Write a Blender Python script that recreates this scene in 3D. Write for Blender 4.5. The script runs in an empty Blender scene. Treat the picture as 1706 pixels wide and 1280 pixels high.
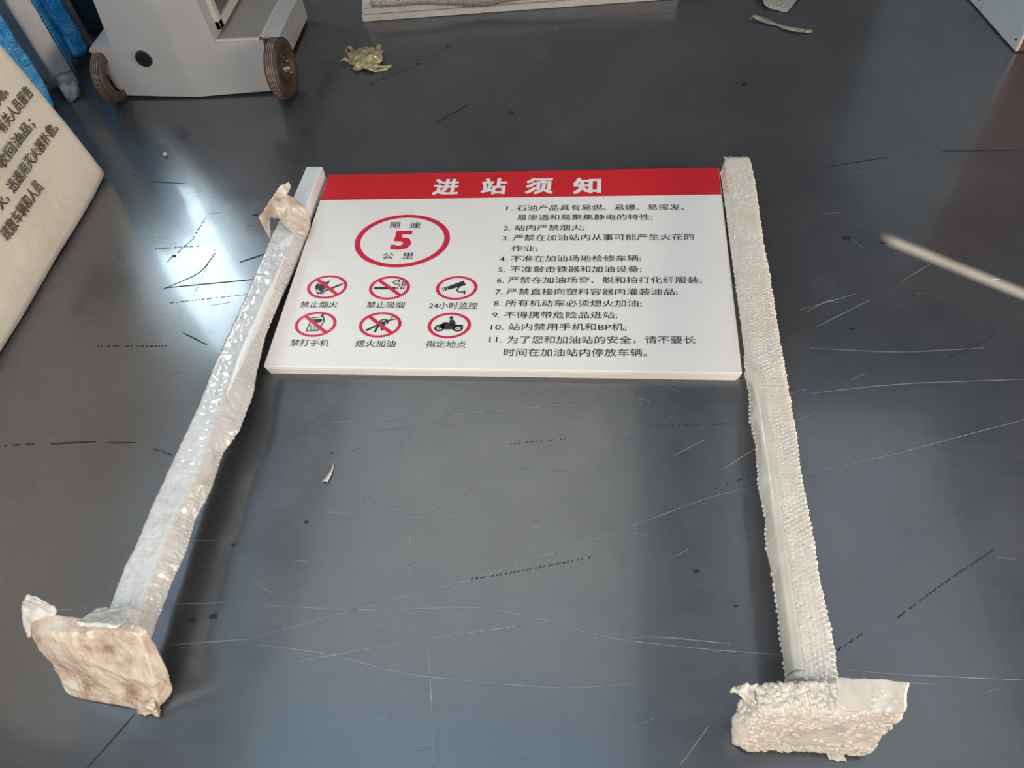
import bpy, bmesh, math, random
from mathutils import Vector, Matrix, noise
PI = math.pi
SC = bpy.context.scene
COL = SC.collection
random.seed(7)

# ------------------------------------------------------------------ camera
H = 1.5216
cam_data = bpy.data.cameras.new('camera')
cam_data.sensor_width = 36.0
cam_data.lens = 1260.85 / 1706 * 36.0
cam_data.clip_start = 0.01
cam = bpy.data.objects.new('camera', cam_data)
COL.objects.link(cam)
cam.matrix_world = Matrix(((0.9925, -0.0159, 0.1216, 0), (0.0835, 0.8139, -0.5750, 0),
                           (-0.0898, 0.5808, 0.8091, H), (0, 0, 0, 1)))
SC.camera = cam

# ------------------------------------------------------------------ light
SC.view_settings.view_transform = 'Standard'
SC.view_settings.look = 'None'
SC.view_settings.gamma = 1
SC.view_settings.exposure = 0.0
SC.view_settings.use_curve_mapping = False
world = bpy.data.worlds.new('world')
SC.world = world
world.use_nodes = True
bg = world.node_tree.nodes['Background']
bg.inputs[0].default_value = (0.55, 0.72, 1.0, 1)
bg.inputs[1].default_value = 1.0
SC.cycles.max_bounces = 6
SC.cycles.caustics_reflective = False
SC.cycles.caustics_refractive = False


def area(name, loc, target, sx, sy, power, colour):
    l = bpy.data.lights.new(name, 'AREA')
    l.shape = 'RECTANGLE'
    l.size, l.size_y, l.energy, l.color = sx, sy, power, colour
    o = bpy.data.objects.new(name, l)
    COL.objects.link(o)
    o.location = loc
    o.rotation_euler = (Vector(target) - Vector(loc)).to_track_quat('-Z', 'Y').to_euler()
    return o


area('skylight_lamp', (-0.9, 2.4, 3.38), (-0.9, 2.4, 0), 2.3, 2.4, 24, (0.99, 1.0, 0.98))
area('skylight_lamp', (-0.95, 0.3, 3.38), (-0.95, 0.3, 0), 2.4, 2.0, 22, (0.50, 0.76, 1.0))
area('skylight_lamp', (1.62, 1.4, 3.38), (1.62, 1.4, 0), 1.5, 3.8, 20, (0.74, 0.87, 1.0))
area('doorway_lamp', (-0.75, -1.2, 1.15), (-0.6, 1.2, 0.1), 2.0, 1.8, 54, (1.0, 0.93, 0.85))
area('warm_side_lamp', (2.45, 0.45, 0.55), (-0.9, 0.9, 0.1), 1.5, 0.8, 74, (1.0, 0.86, 0.74))  # added warm light aimed at the left post's side; no doorway stands here
area('glint_lamp', (-0.5, -1.1, 3.2), (-0.5, 0.6, 0), 1.2, 0.05, 16, (1.0, 0.97, 0.93))  # added lamp out of view, only for glints on the crinkled film
sun_d = bpy.data.lights.new('sun', 'SUN')
sun_d.energy = 62
sun_d.angle = math.radians(0.6)
sun_d.color = (1.0, 0.80, 0.56)
sun = bpy.data.objects.new('sun', sun_d)
COL.objects.link(sun)
sun_dir = Vector((-0.8245 * math.cos(math.radians(35)), 0.566 * math.cos(math.radians(35)), -math.sin(math.radians(35))))
sun.rotation_euler = sun_dir.to_track_quat('-Z', 'Y').to_euler()
sun.location = (4, -1, 3)


# ------------------------------------------------------------------ materials
class NT:
    def __init__(s, name):
        s.m = bpy.data.materials.new(name)
        s.m.use_nodes = True
        s.t = s.m.node_tree
        s.b = s.t.nodes['Principled BSDF']

    def n(s, typ, **kw):
        nd = s.t.nodes.new(typ)
        for k, v in kw.items():
            if k.startswith('_'):
                setattr(nd, k[1:], v)
            else:
                nd.inputs[k.replace('__', ' ')].default_value = v
        return nd

    def l(s, a, b):
        s.t.links.new(a, b)

    def coord(s, scale=(1, 1, 1), rot=(0, 0, 0)):
        c = s.n('ShaderNodeTexCoord')
        mp = s.n('ShaderNodeMapping')
        mp.inputs['Scale'].default_value = scale
        mp.inputs['Rotation'].default_value = rot
        s.l(c.outputs['Object'], mp.inputs[0])
        return mp.outputs[0]

    def noise(s, scale, detail=4, rough=0.55, vec=None, dist=0):
        nd = s.n('ShaderNodeTexNoise', Scale=scale, Detail=detail, Roughness=rough, Distortion=dist)
        s.l(vec or s.coord(), nd.inputs['Vector'])
        return nd.outputs['Fac']

    def ramp(s, fac, stops):
        r = s.n('ShaderNodeValToRGB')
        els = r.color_ramp.elements
        els[0].position, els[0].color = stops[0][0], (*stops[0][1], 1)
        els[1].position, els[1].color = stops[-1][0], (*stops[-1][1], 1)
        for p, c in stops[1:-1]:
            e = els.new(p)
            e.color = (*c, 1)
        s.l(fac, r.inputs[0])
        return r.outputs[0]

    def mix(s, fac, a, b):
        m = s.n('ShaderNodeMix', _data_type='RGBA')
        for i, v in ((0, fac), (6, a), (7, b)):
            if hasattr(v, 'is_linked') or hasattr(v, 'links'):
                s.l(v, m.inputs[i])
            else:
                m.inputs[i].default_value = v if i == 0 else (*v, 1)
        return m.outputs[2]

    def bump(s, h, strength=0.3, dist=0.002, normal=None):
        b = s.n('ShaderNodeBump', Strength=strength, Distance=dist)
        s.l(h, b.inputs['Height'])
        if normal:
            s.l(normal, b.inputs['Normal'])
        s.l(b.outputs[0], s.b.inputs['Normal'])
        return b.outputs[0]


def flat(name, col, rough=0.5, metal=0.0, spec=0.5, coat=0.0, var=0.12, vscale=9.0, bump=0.0, bscale=60.0):
    s = NT(name)
    f = s.noise(vscale)
    c1 = tuple(max(0, c * (1 - var)) for c in col)
    c2 = tuple(min(1, c * (1 + var)) for c in col)
    s.l(s.ramp(f, [(0.3, c1), (0.7, c2)]), s.b.inputs['Base Color'])
    s.b.inputs['Roughness'].default_value = rough
    s.b.inputs['Metallic'].default_value = metal
    s.b.inputs['Specular IOR Level'].default_value = spec
    s.b.inputs['Coat Weight'].default_value = coat
    s.b.inputs['Coat Roughness'].default_value = 0.12
    if bump:
        s.bump(s.noise(bscale, 5), bump, 0.003)
    return s.m


def film(name, stops, scale=7.0, rough=0.28, crinkle=0.7, cscale=55.0, bubbles=0.0, coat=0.6, alpha=1.0, stretch=(1, 1, 1)):
    """plastic wrapping: milky film, crinkled, with stains of its own and a glossy skin"""
    s = NT(name)
    f = s.noise(scale, 6, 0.6, dist=0.5)
    s.l(s.ramp(f, stops), s.b.inputs['Base Color'])
    s.b.inputs['Roughness'].default_value = rough
    s.b.inputs['Coat Weight'].default_value = coat
    s.b.inputs['Coat Roughness'].default_value = 0.08
    v = s.coord(stretch)
    rg = s.n('ShaderNodeTexNoise', _noise_type='RIDGED_MULTIFRACTAL', Scale=cscale * 0.55, Detail=4.0, Roughness=0.55, Distortion=0.6)
    s.l(v, rg.inputs['Vector'])
    nrm = s.bump(rg.outputs['Fac'], min(1.0, crinkle), 0.0035)
    n1 = s.noise(cscale * 2.2, 3, 0.6, v, 0.8)
    nrm = s.bump(n1, crinkle * 0.5, 0.003, nrm)
    if bubbles:
        vo = s.n('ShaderNodeTexVoronoi', Scale=105.0, Randomness=0.35)
        s.l(s.coord(), vo.inputs['Vector'])
        iv = s.n('ShaderNodeMath', _operation='SUBTRACT')
        iv.inputs[0].default_value = 0.6
        s.l(vo.outputs['Distance'], iv.inputs[1])
        s.bump(iv.outputs[0], bubbles, 0.004, nrm)
    if alpha < 1:
        s.b.inputs['Alpha'].default_value = alpha
    return s.m


def floor_material():
    s = NT('grey_blue_floor_paint')
    big = s.noise(1.1, 3, 0.5)
    c = s.ramp(big, [(0.3, (0.034, 0.038, 0.043)), (0.55, (0.042, 0.046, 0.052)), (0.75, (0.054, 0.058, 0.063))])
    streak = s.noise(9, 6, 0.65, s.coord((1.0, 9.0, 1.0)))
    st = s.ramp(streak, [(0.35, (0.86, 0.86, 0.87)), (0.7, (1.1, 1.1, 1.1))])
    m = s.n('ShaderNodeMix', _data_type='RGBA', _blend_type='MULTIPLY')
    m.inputs[0].default_value = 0.6
    s.l(c, m.inputs[6])
    s.l(st, m.inputs[7])
    # faint pale dust smudges
    sm = s.noise(3.3, 3, 0.5, dist=0.6)
    smr = s.ramp(sm, [(0.35, (0, 0, 0)), (0.85, (0.16, 0.16, 0.16))])
    c2 = s.mix(smr, m.outputs[2], (0.15, 0.155, 0.155))
    s.l(c2, s.b.inputs['Base Color'])
    rr = s.ramp(s.noise(9, 3, 0.5), [(0.3, (0.22, 0.22, 0.22)), (0.75, (0.30, 0.30, 0.30))])
    s.l(rr, s.b.inputs['Roughness'])
    s.b.inputs['Specular IOR Level'].default_value = 0.6
    s.b.inputs['IOR'].default_value = 1.85
    s.b.inputs['Coat Weight'].default_value = 0.35
    s.b.inputs['Coat Roughness'].default_value = 0.075
    n1 = s.bump(s.noise(150, 2, 0.5), 0.06, 0.002)
    s.bump(s.noise(7, 1, 0.5), 0.05, 0.004, n1)
    return s.m


def woven_material():
    s = NT('beige_woven_wrapping')
    f = s.noise(3.5, 5, 0.6)
    c = s.ramp(f, [(0.3, (0.68, 0.60, 0.48)), (0.7, (0.80, 0.72, 0.60))])
    s.l(c, s.b.inputs['Base Color'])
    s.b.inputs['Roughness'].default_value = 0.55
    w1 = s.n('ShaderNodeTexWave', _bands_direction='Y', Scale=95.0, Distortion=0.6)
    w2 = s.n('ShaderNodeTexWave', _bands_direction='Z', Scale=95.0, Distortion=0.6)
    co = s.coord()
    s.l(co, w1.inputs[0])
    s.l(co, w2.inputs[0])
    ad = s.n('ShaderNodeMath', _operation='ADD')
    s.l(w1.outputs['Fac'], ad.inputs[0])
    s.l(w2.outputs['Fac'], ad.inputs[1])
    n1 = s.bump(ad.outputs[0], 0.35, 0.001)
    s.bump(s.noise(16, 4, 0.6), 0.35, 0.01, n1)
    return s.m


M = dict(
    floor=floor_material(),
    wall=flat('dull_plaster', (0.075, 0.070, 0.065), 0.8),
    wall_tan=flat('tan_plaster', (0.20, 0.165, 0.13), 0.8),
    ceiling=flat('dark_roof_sheet', (0.07, 0.07, 0.07), 0.7),
    panel=flat('white_enamel', (0.82, 0.775, 0.725), 0.42, var=0.012),
    red=flat('red_print', (0.60, 0.014, 0.022), 0.42, var=0.03),
    print_red=flat('crimson_print', (0.62, 0.012, 0.05), 0.4, var=0.03),
    black=flat('black_print', (0.022, 0.020, 0.022), 0.45, var=0.1),
    title=flat('white_print', (0.80, 0.77, 0.74), 0.4, var=0.01),
    steel_white=flat('white_painted_steel', (0.78, 0.78, 0.77), 0.34, var=0.03, coat=0.3),
    film_l=film('milky_stretch_film', [(0.3, (0.55, 0.53, 0.50)), (0.7, (0.66, 0.64, 0.60))], 8, 0.24, 0.8, 60, 0.2, 0.9),
    film_tan=film('tan_packing_tape', [(0.30, (0.26, 0.17, 0.13)), (0.42, (0.50, 0.38, 0.29)), (0.55, (0.60, 0.50, 0.40)), (0.72, (0.68, 0.63, 0.55))], 15, 0.20, 1.0, 70, 0, 1.0, 1.0, (1.6, 1.6, 0.45)),
    film_r=film('dusty_bubble_wrap', [(0.25, (0.60, 0.53, 0.44)), (0.6, (0.72, 0.65, 0.56)), (0.8, (0.77, 0.72, 0.64))], 9, 0.34, 0.5, 60, 0.3, 0.4),
    tape_clear=film('clear_tape', [(0.3, (0.58, 0.53, 0.44)), (0.7, (0.70, 0.64, 0.55))], 12, 0.2, 0.4, 50, 0, 0.8),
    bubble=film('bubble_film', [(0.3, (0.58, 0.53, 0.45)), (0.7, (0.72, 0.67, 0.59))], 14, 0.26, 0.1, 60, 0, 0.6),
    flake=film('yellow_cellophane', [(0.3, (0.20, 0.15, 0.06)), (0.5, (0.34, 0.28, 0.14)), (0.75, (0.52, 0.46, 0.32))], 45, 0.2, 0.9, 110, 0, 0.9),
    strip=film('grey_green_tape', [(0.35, (0.10, 0.10, 0.06)), (0.7, (0.22, 0.23, 0.19))], 25, 0.3, 0.3, 60, 0, 0.4),
    woven=woven_material(),
    stencil=flat('brown_grey_ink', (0.24, 0.20, 0.155), 0.7, var=0.35, vscale=40),
    blue=film('blue_bubble_wrap', [(0.3, (0.012, 0.22, 0.66)), (0.5, (0.03, 0.38, 0.86)), (0.70, (0.20, 0.60, 0.95))], 26, 0.22, 1.0, 60, 0.8, 0.9),
    navy=film('navy_plastic', [(0.3, (0.004, 0.016, 0.035)), (0.7, (0.010, 0.04, 0.075))], 4, 0.35, 0.3, 12, 0, 0.3),
    pale_board=film('pale_foam_board', [(0.3, (0.60, 0.57, 0.53)), (0.7, (0.72, 0.69, 0.63))], 6, 0.35, 0.3, 30, 0, 0.3),
    grey_film=film('grey_film', [(0.3, (0.20, 0.19, 0.18)), (0.7, (0.36, 0.34, 0.31))], 7, 0.3, 0.6, 24, 0, 0.6),
    clear=film('clear_film', [(0.3, (0.12, 0.11, 0.11)), (0.7, (0.30, 0.30, 0.31))], 30, 0.15, 0.9, 60, 0, 0.8, 0.75),
    cart=flat('grey_powder_coat', (0.39, 0.395, 0.40), 0.45, var=0.04),
    cart_dark=flat('dark_grey_shelf', (0.30, 0.28, 0.26), 0.5, var=0.06),
    cream=flat('cream_edging', (0.50, 0.47, 0.41), 0.5, var=0.06),
    glass=flat('dark_grey_screen', (0.10, 0.10, 0.11), 0.25, var=0.2),
    plug=flat('black_rubber_plug', (0.008, 0.008, 0.012), 0.45),
    rubber=flat('brown_rubber_tyre', (0.055, 0.034, 0.026), 0.5, var=0.3, vscale=30),
    rib=flat('tan_dusty_rib', (0.46, 0.33, 0.22), 0.6, var=0.3, vscale=40),
    hub=flat('brown_enamel_hub', (0.055, 0.034, 0.026), 0.22, coat=0.6, var=0.3, vscale=40),
    chrome=flat('dull_chrome', (0.6, 0.57, 0.48), 0.25, metal=0.9),
    sheet=flat('pale_board_sheet', (0.46, 0.44, 0.41), 0.6, var=0.12, vscale=30, bump=0.3, bscale=90),
    foam=film('grey_foam_netting', [(0.35, (0.17, 0.15, 0.13)), (0.65, (0.40, 0.36, 0.33))], 160, 0.5, 0.9, 220, 0, 0.1),
    cabinet=flat('pale_grey_cabinet', (0.42, 0.44, 0.44), 0.4, var=0.05, vscale=5),
    brown=flat('red_brown_wood', (0.12, 0.035, 0.014), 0.5, var=0.35, vscale=22),
    scuff=flat('black_rubber_scuff', (0.012, 0.012, 0.014), 0.6),
    scratch=flat('pale_floor_scratch', (0.28, 0.29, 0.29), 0.5, var=0.35, vscale=30),
    scratch_dim=flat('faint_floor_scratch', (0.19, 0.20, 0.205), 0.4, var=0.35, vscale=20),
    grit=flat('pale_grit', (0.40, 0.40, 0.34), 0.6),
    paper=flat('cream_plastic_shaving', (0.62, 0.56, 0.45), 0.4),
)


def emit(name, col, strength):
    s = NT(name)
    s.b.inputs['Base Color'].default_value = (0.8, 0.8, 0.8, 1)
    s.b.inputs['Emission Color'].default_value = (*col, 1)
    s.b.inputs['Emission Strength'].default_value = strength
    return s.m


M['pane'] = emit('daylit_glass', (0.70, 0.88, 1.0), 18.0)
M['pane_dim'] = emit('dusty_daylit_glass', (0.46, 0.73, 1.0), 2.8)


# ------------------------------------------------------------------ helpers
def obj(name, bm, mat, parent=None, smooth=False, recalc=True):
    if recalc:
        bmesh.ops.recalc_face_normals(bm, faces=bm.faces)
    me = bpy.data.meshes.new(name)
    bm.to_mesh(me)
    bm.free()
    if smooth:
        for p in me.polygons:
            p.use_smooth = True
    me.materials.append(mat)
    o = bpy.data.objects.new(name, me)
    COL.objects.link(o)
    if parent:
        o.parent = parent
        o.matrix_parent_inverse = parent.matrix_world.inverted() if False else Matrix.Identity(4)
        o.location = -Vector(parent.get('_w', (0, 0, 0)))
    return o


def thing(name, label, cat, loc=(0, 0, 0), group=None):
    o = bpy.data.objects.new(name, None)
    COL.objects.link(o)
    o.location = loc
    o['_w'] = tuple(loc)
    tag(o, label, cat, group)
    return o


def tag(o, label, cat, group=None, kind=None):
    if label:
        o['label'] = label
    if cat:
        o['category'] = cat
    if group:
        o['group'] = group
    if kind:
        o['kind'] = kind
    return o


def structure(o):
    o['kind'] = 'structure'
    return o


def bx(bm, x0, x1, y0, y1, z0, z1, bev=0.0, segs=2):
    r = bmesh.ops.create_cube(bm, size=1)
    vs = r['verts']
    for v in vs:
        v.co = Vector((x0 + (v.co.x + .5) * (x1 - x0), y0 + (v.co.y + .5) * (y1 - y0), z0 + (v.co.z + .5) * (z1 - z0)))
    if bev:
        es = list({e for v in vs for e in v.link_edges})
        bmesh.ops.bevel(bm, geom=es, offset=bev, segments=segs, profile=0.6, affect='EDGES')
    return bm


def prism(bm, base, top):
    """solid between two equally long loops of points"""
    a = [bm.verts.new(p) for p in base]
    b = [bm.verts.new(p) for p in top]
    n = len(a)
    bm.faces.new(a[::-1])
    bm.faces.new(b)
    for i in range(n):
        bm.faces.new((a[i], a[(i + 1) % n], b[(i + 1) % n], b[i]))
    return bm


def wobble(bm, amp, freq, seed=0.0, amp2=0.0, freq2=60.0):
    for v in bm.verts:
        p = v.co
        n = noise.noise_vector(p * freq + Vector((seed, seed * 2, 0)))
        v.co = p + n * amp
        if amp2:
            v.co += noise.noise_vector(p * freq2 + Vector((seed, 0, seed))) * amp2


def crumple(bm, amp, freq, seed=0.0, octaves=3):
    """push the surface in and out along sharp creases"""
    bm.normal_update()
    mv = []
    for v in bm.verts:
        d, a, f = 0.0, 1.0, freq
        q = v.co + noise.noise_vector(v.co * freq * 0.5 + Vector((seed, 0, 0))) * (0.5 / freq)
        for o in range(octaves):
            d += a * (0.45 - abs(noise.noise(q * f + Vector((seed, o * 7.0, 0)))) * 1.6)
            a *= 0.5
            f *= 2.1
        mv.append(v.normal * d * amp)
    for v, m in zip(bm.verts, mv):
        v.co += m


def hexa(bm, c, nu, nv, nw, rnd=0.12):
    """a rounded lumpy box through 8 corners c[(x,y,z bits)]: order 000,100,010,110,001,101,011,111"""
    idx = {}

    def P(u, v, w):
        k = (round(u, 5), round(v, 5), round(w, 5))
        if k in idx:
            return idx[k]
        # pull edges in for rounding
        a, b, d = 2 * u - 1, 2 * v - 1, 2 * w - 1
        q = (abs(a) ** 10 + abs(b) ** 10 + abs(d) ** 10)
        s = 1.0 / max(1.0, q ** 0.1) if rnd else 1.0
        s = 1 - (1 - s) * (rnd / 0.12)
        u2, v2, w2 = (a * s + 1) / 2, (b * s + 1) / 2, (d * s + 1) / 2
        p = Vector((0, 0, 0))
        for i in (0, 1):
            for j in (0, 1):
                for l in (0, 1):
                    p += c[i + 2 * j + 4 * l] * ((u2 if i else 1 - u2) * (v2 if j else 1 - v2) * (w2 if l else 1 - w2))
        idx[k] = bm.verts.new(p)
        return idx[k]

    def grid(f, na, nb):
        for i in range(na):
            for j in range(nb):
                q = [f(i / na, j / nb), f((i + 1) / na, j / nb), f((i + 1) / na, (j + 1) / nb), f(i / na, (j + 1) / nb)]
                bm.faces.new(q)
    for e in (0.0, 1.0):
        grid(lambda a, b: P(a, b, e), nu, nv)
        grid(lambda a, b: P(a, e, b), nu, nw)
        grid(lambda a, b: P(e, a, b), nv, nw)
    return bm


def dome(bm, p, n, r, h):
    n = n.normalized()
    t = n.orthogonal().normalized()
    b = n.cross(t)
    k = 6
    r0 = [bm.verts.new(p + (t * math.cos(2 * PI * i / k) + b * math.sin(2 * PI * i / k)) * r) for i in range(k)]
    r1 = [bm.verts.new(p + n * h * 0.75 + (t * math.cos(2 * PI * i / k) + b * math.sin(2 * PI * i / k)) * r * 0.7) for i in range(k)]
    top = bm.verts.new(p + n * h)
    for i in range(k):
        j = (i + 1) % k
        bm.faces.new((r0[i], r0[j], r1[j], r1[i]))
        bm.faces.new((r1[i], r1[j], top))


def ribbon(bm, pts, w, z=0.0006, taper=True):
    """flat floor mark along a polyline"""
    fine = []
    for (x0, y0), (x1, y1) in zip(pts[:-1], pts[1:]):
        for k in range(6):
            fine.append((x0 + (x1 - x0) * k / 6, y0 + (y1 - y0) * k / 6))
    fine.append(pts[-1])
    # smooth the polyline
    for _ in range(3):
        fine = [fine[0]] + [((a[0] + 2 * b[0] + c[0]) / 4, (a[1] + 2 * b[1] + c[1]) / 4) for a, b, c in zip(fine, fine[1:], fine[2:])] + [fine[-1]]
    prev = None
    n = len(fine)
    for i, (x, y) in enumerate(fine):
        a, b = fine[max(0, i - 1)], fine[min(n - 1, i + 1)]
        d = Vector((b[0] - a[0], b[1] - a[1]))
        d = d.normalized() if d.length else Vector((1, 0))
        ww = w * (math.sin(PI * min(1, max(0, (i + .6) / (n + .2)))) ** 0.35 if taper else 1) / 2
        v = (bm.verts.new((x - d.y * ww, y + d.x * ww, z)), bm.verts.new((x + d.y * ww, y - d.x * ww, z)))
        if prev:
            bm.faces.new((prev[0], prev[1], v[1], v[0]))
        prev = v


def blob(bm, x, y, r, z=0.0006, squash=0.6, lift=0.0):
    k = 9
    c = bm.verts.new((x, y, z + lift))
    ring = []
    for i in range(k):
        a = 2 * PI * i / k
        rr = r * random.uniform(0.55, 1.15)
        ring.append(bm.verts.new((x + rr * math.cos(a), y + rr * squash * math.sin(a), z)))
    for i in range(k):
        bm.faces.new((c, ring[i], ring[(i + 1) % k]))


def interp(tab, y):
    """tab: rows sorted by descending y"""
    if y >= tab[0][0]:
        return tab[0][1:]
    for a, b in zip(tab, tab[1:]):
        if y >= b[0]:
            t = (a[0] - y) / (a[0] - b[0])
            return [p + (q - p) * t for p, q in zip(a[1:], b[1:])]
    return tab[-1][1:]


FONT = None


def text_mesh(s, em_x, em_y, bold=0.0):
    """lettering as a flat bmesh; heavier weights are several slightly shifted copies laid over one another"""
    cu = bpy.data.curves.new('letters', 'FONT')
    cu.body = s
    cu.size = 1.0
    cu.resolution_u = 2
    o = bpy.data.objects.new('letters', cu)
    COL.objects.link(o)
    bpy.context.view_layer.update()
    dg = bpy.context.evaluated_depsgraph_get()
    me = bpy.data.meshes.new_from_object(o.evaluated_get(dg))
    bm = bmesh.new()
    if bold <= 0.012:
        shifts = [(0, 0), (bold, 0), (-bold, 0), (0, bold), (0, -bold)] if bold else [(0, 0)]
    else:
        shifts = [(bold * a, bold * b) for a in (-1, -.5, 0, .5, 1) for b in (-.8, 0, .8)]
    for k, (dx, dy) in enumerate(shifts):
        n0 = len(bm.verts)
        bm.from_mesh(me)
        bm.verts.ensure_lookup_table()
        for v in bm.verts[n0:]:
            v.co += Vector((dx, dy, 0.00002 * k))
    bpy.data.objects.remove(o)
    bpy.data.curves.remove(cu)
    bpy.data.meshes.remove(me)
    return bm


def fit_text(s, x0, x1, y0, y1, bold=0.0):
    """lettering whose inked box fills x0..x1 / y0..y1"""
    bm = text_mesh(s, 1, 1, bold)
    if not bm.verts:
        return bm
    ax, bx_ = min(v.co.x for v in bm.verts), max(v.co.x for v in bm.verts)
    ay, by = min(v.co.y for v in bm.verts), max(v.co.y for v in bm.verts)
    for v in bm.verts:
        v.co = Vector((x0 + (v.co.x - ax) / (bx_ - ax) * (x1 - x0), y0 + (v.co.y - ay) / (by - ay) * (y1 - y0), v.co.z))
    return bm


# ------------------------------------------------------------------ the room
bm = bmesh.new()
for (x0, x1, y0, y1) in ((-2.7, 2.6, -1.8, 5.0),):
    bx(bm, x0, x1, y0, y1, -0.05, 0.0)
floor = structure(obj('floor', bm, M['floor']))
bm = bmesh.new(); bx(bm, -2.8, 2.7, -1.8, 5.1, 3.4, 3.5)
structure(obj('ceiling', bm, M['ceiling']))
bm = bmesh.new(); bx(bm, -2.8, 2.7, 5.0, 5.1, 0, 3.4)
structure(obj('wall_back', bm, M['wall_tan']))
bm = bmesh.new(); bx(bm, -2.8, 2.7, -1.8, -1.7, 0, 3.4)
structure(obj('wall_front', bm, M['wall']))
bm = bmesh.new()
WINS = [(3.05, 3.80, 1.35, 2.60, 'pane'), (0.7, 2.75, 2.25, 3.15, 'pane_dim')]
for a, b, c0, d0 in ((-2, .7, 0, 3.4), (.7, 2.75, 0, 2.25), (.7, 2.75, 3.15, 3.4), (2.75, 3.05, 0, 3.4), (3.05, 3.80, 0, 1.35), (3.05, 3.80, 2.60, 3.4), (3.80, 5, 0, 3.4)):
    bx(bm, -2.8, -2.7, a, b, c0, d0)
structure(obj('wall_left', bm, M['wall']))
for k, (a, b, c0, d0, mt) in enumerate(WINS):
    bm = bmesh.new()
    bx(bm, -2.76, -2.74, a, b, c0, d0)
    w = structure(obj('window_%d' % (k + 1), bm, M[mt]))
    for (e0, e1, f0, f1) in ((a, a + .03, c0, d0), (b - .03, b, c0, d0), (a, b, c0, c0 + .03), (a, b, d0 - .03, d0)):
        bm = bmesh.new()
        bx(bm, -2.74, -2.71, e0, e1, f0, f1)
        obj('window_frame', bm, M['cabinet'], w)
# right wall with the narrow gap that lets a blade of sun in
bm = bmesh.new()
SY, SW, SH = 0.300, 0.062, 1.60
bx(bm, 2.6, 2.64, -1.8, SY - SW / 2, 0, 3.4); bx(bm, 2.6, 2.64, SY + SW / 2, 5, 0, 3.4)
bx(bm, 2.6, 2.64, SY - SW / 2, SY + SW / 2, SH, 3.4)
structure(obj('wall_right', bm, M['wall']))

# floor wear: pale scratches, black scuffs
LIGHT = [[(-0.701, 0.954), (-0.482, 0.971), (-0.295, 0.995), (-0.188, 1.011), (0.012, 1.03)], [(-0.715, 0.427), (-0.508, 0.497), (-0.264, 0.576), (-0.185, 0.608), (0.022, 0.691), (0.229, 0.786), (0.34, 0.818)], [(-0.735, 0.496), (-0.504, 0.496), (-0.377, 0.506), (-0.257, 0.516), (-0.197, 0.511), (-0.092, 0.492), (0.023, 0.466), (0.189, 0.457), (0.342, 0.454)], [(-0.601, 0.387), (-0.401, 0.434)], [(-0.344, 0.446), (-0.226, 0.47), (-0.092, 0.496)], [(-0.56, 0.748), (-0.407, 0.718), (-0.356, 0.748), (-0.281, 0.797)], [(0.268, 0.859), (0.339, 0.911)], [(-0.402, 0.715), (-0.312, 0.718)], [(-0.617, 0.716), (-0.564, 0.714)], [(0.508, 1.321), (0.567, 1.362), (0.588, 1.352)], [(0.446, 0.851), (0.652, 0.911), (0.816, 0.967), (0.933, 1.005)], [(0.444, 0.434), (0.556, 0.43), (0.771, 0.434)], [(-0.922, 0.486), (-0.80, 0.497)], [(0.434, 1.065), (0.477, 1.081)], [(0.445, 0.992), (0.488, 1.015)], [(-1.24, 1.715), (-1.205, 1.722)]]
DIM = [[(-0.711, 0.414), (-0.552, 0.406), (-0.388, 0.375), (-0.241, 0.368), (-0.067, 0.367), (0.096, 0.386)], [(-0.055, 1.077), (0.11, 1.037)], [(-0.475, 0.976), (-0.459, 0.869)], [(-0.432, 0.729), (-0.403, 0.574)], [(-0.342, 0.43), (-0.3, 0.218)], [(-0.227, 0.838), (-0.168, 0.846), (-0.084, 0.839)], [(-0.01, 0.958), (0.064, 0.941)], [(0.144, 0.247), (0.199, 0.317)], [(0.157, 0.888), (0.231, 0.933)], [(0.049, 0.699), (0.103, 0.688)], [(-0.428, 0.879), (-0.416, 0.803)], [(0.488, 1.327), (0.637, 1.383)], [(0.468, 1.065), (0.676, 1.099), (0.966, 1.118)], [(0.467, 0.414), (0.616, 0.417)], [(0.501, 1.204), (0.708, 1.192), (0.903, 1.21)], [(0.755, 1.425), (0.843, 1.489)], [(-1.055, 0.472), (-1.217, 0.457)], [(-0.884, 0.403), (-0.714, 0.425)], [(-0.976, 0.633), (-0.861, 0.635)], [(0.525, 1.272), (0.67, 1.363)], [(-0.60, 0.93), (-0.40, 0.955), (-0.2, 0.98)], [(0.05, 0.47), (0.12, 0.476), (0.25, 0.47)]]
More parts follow.
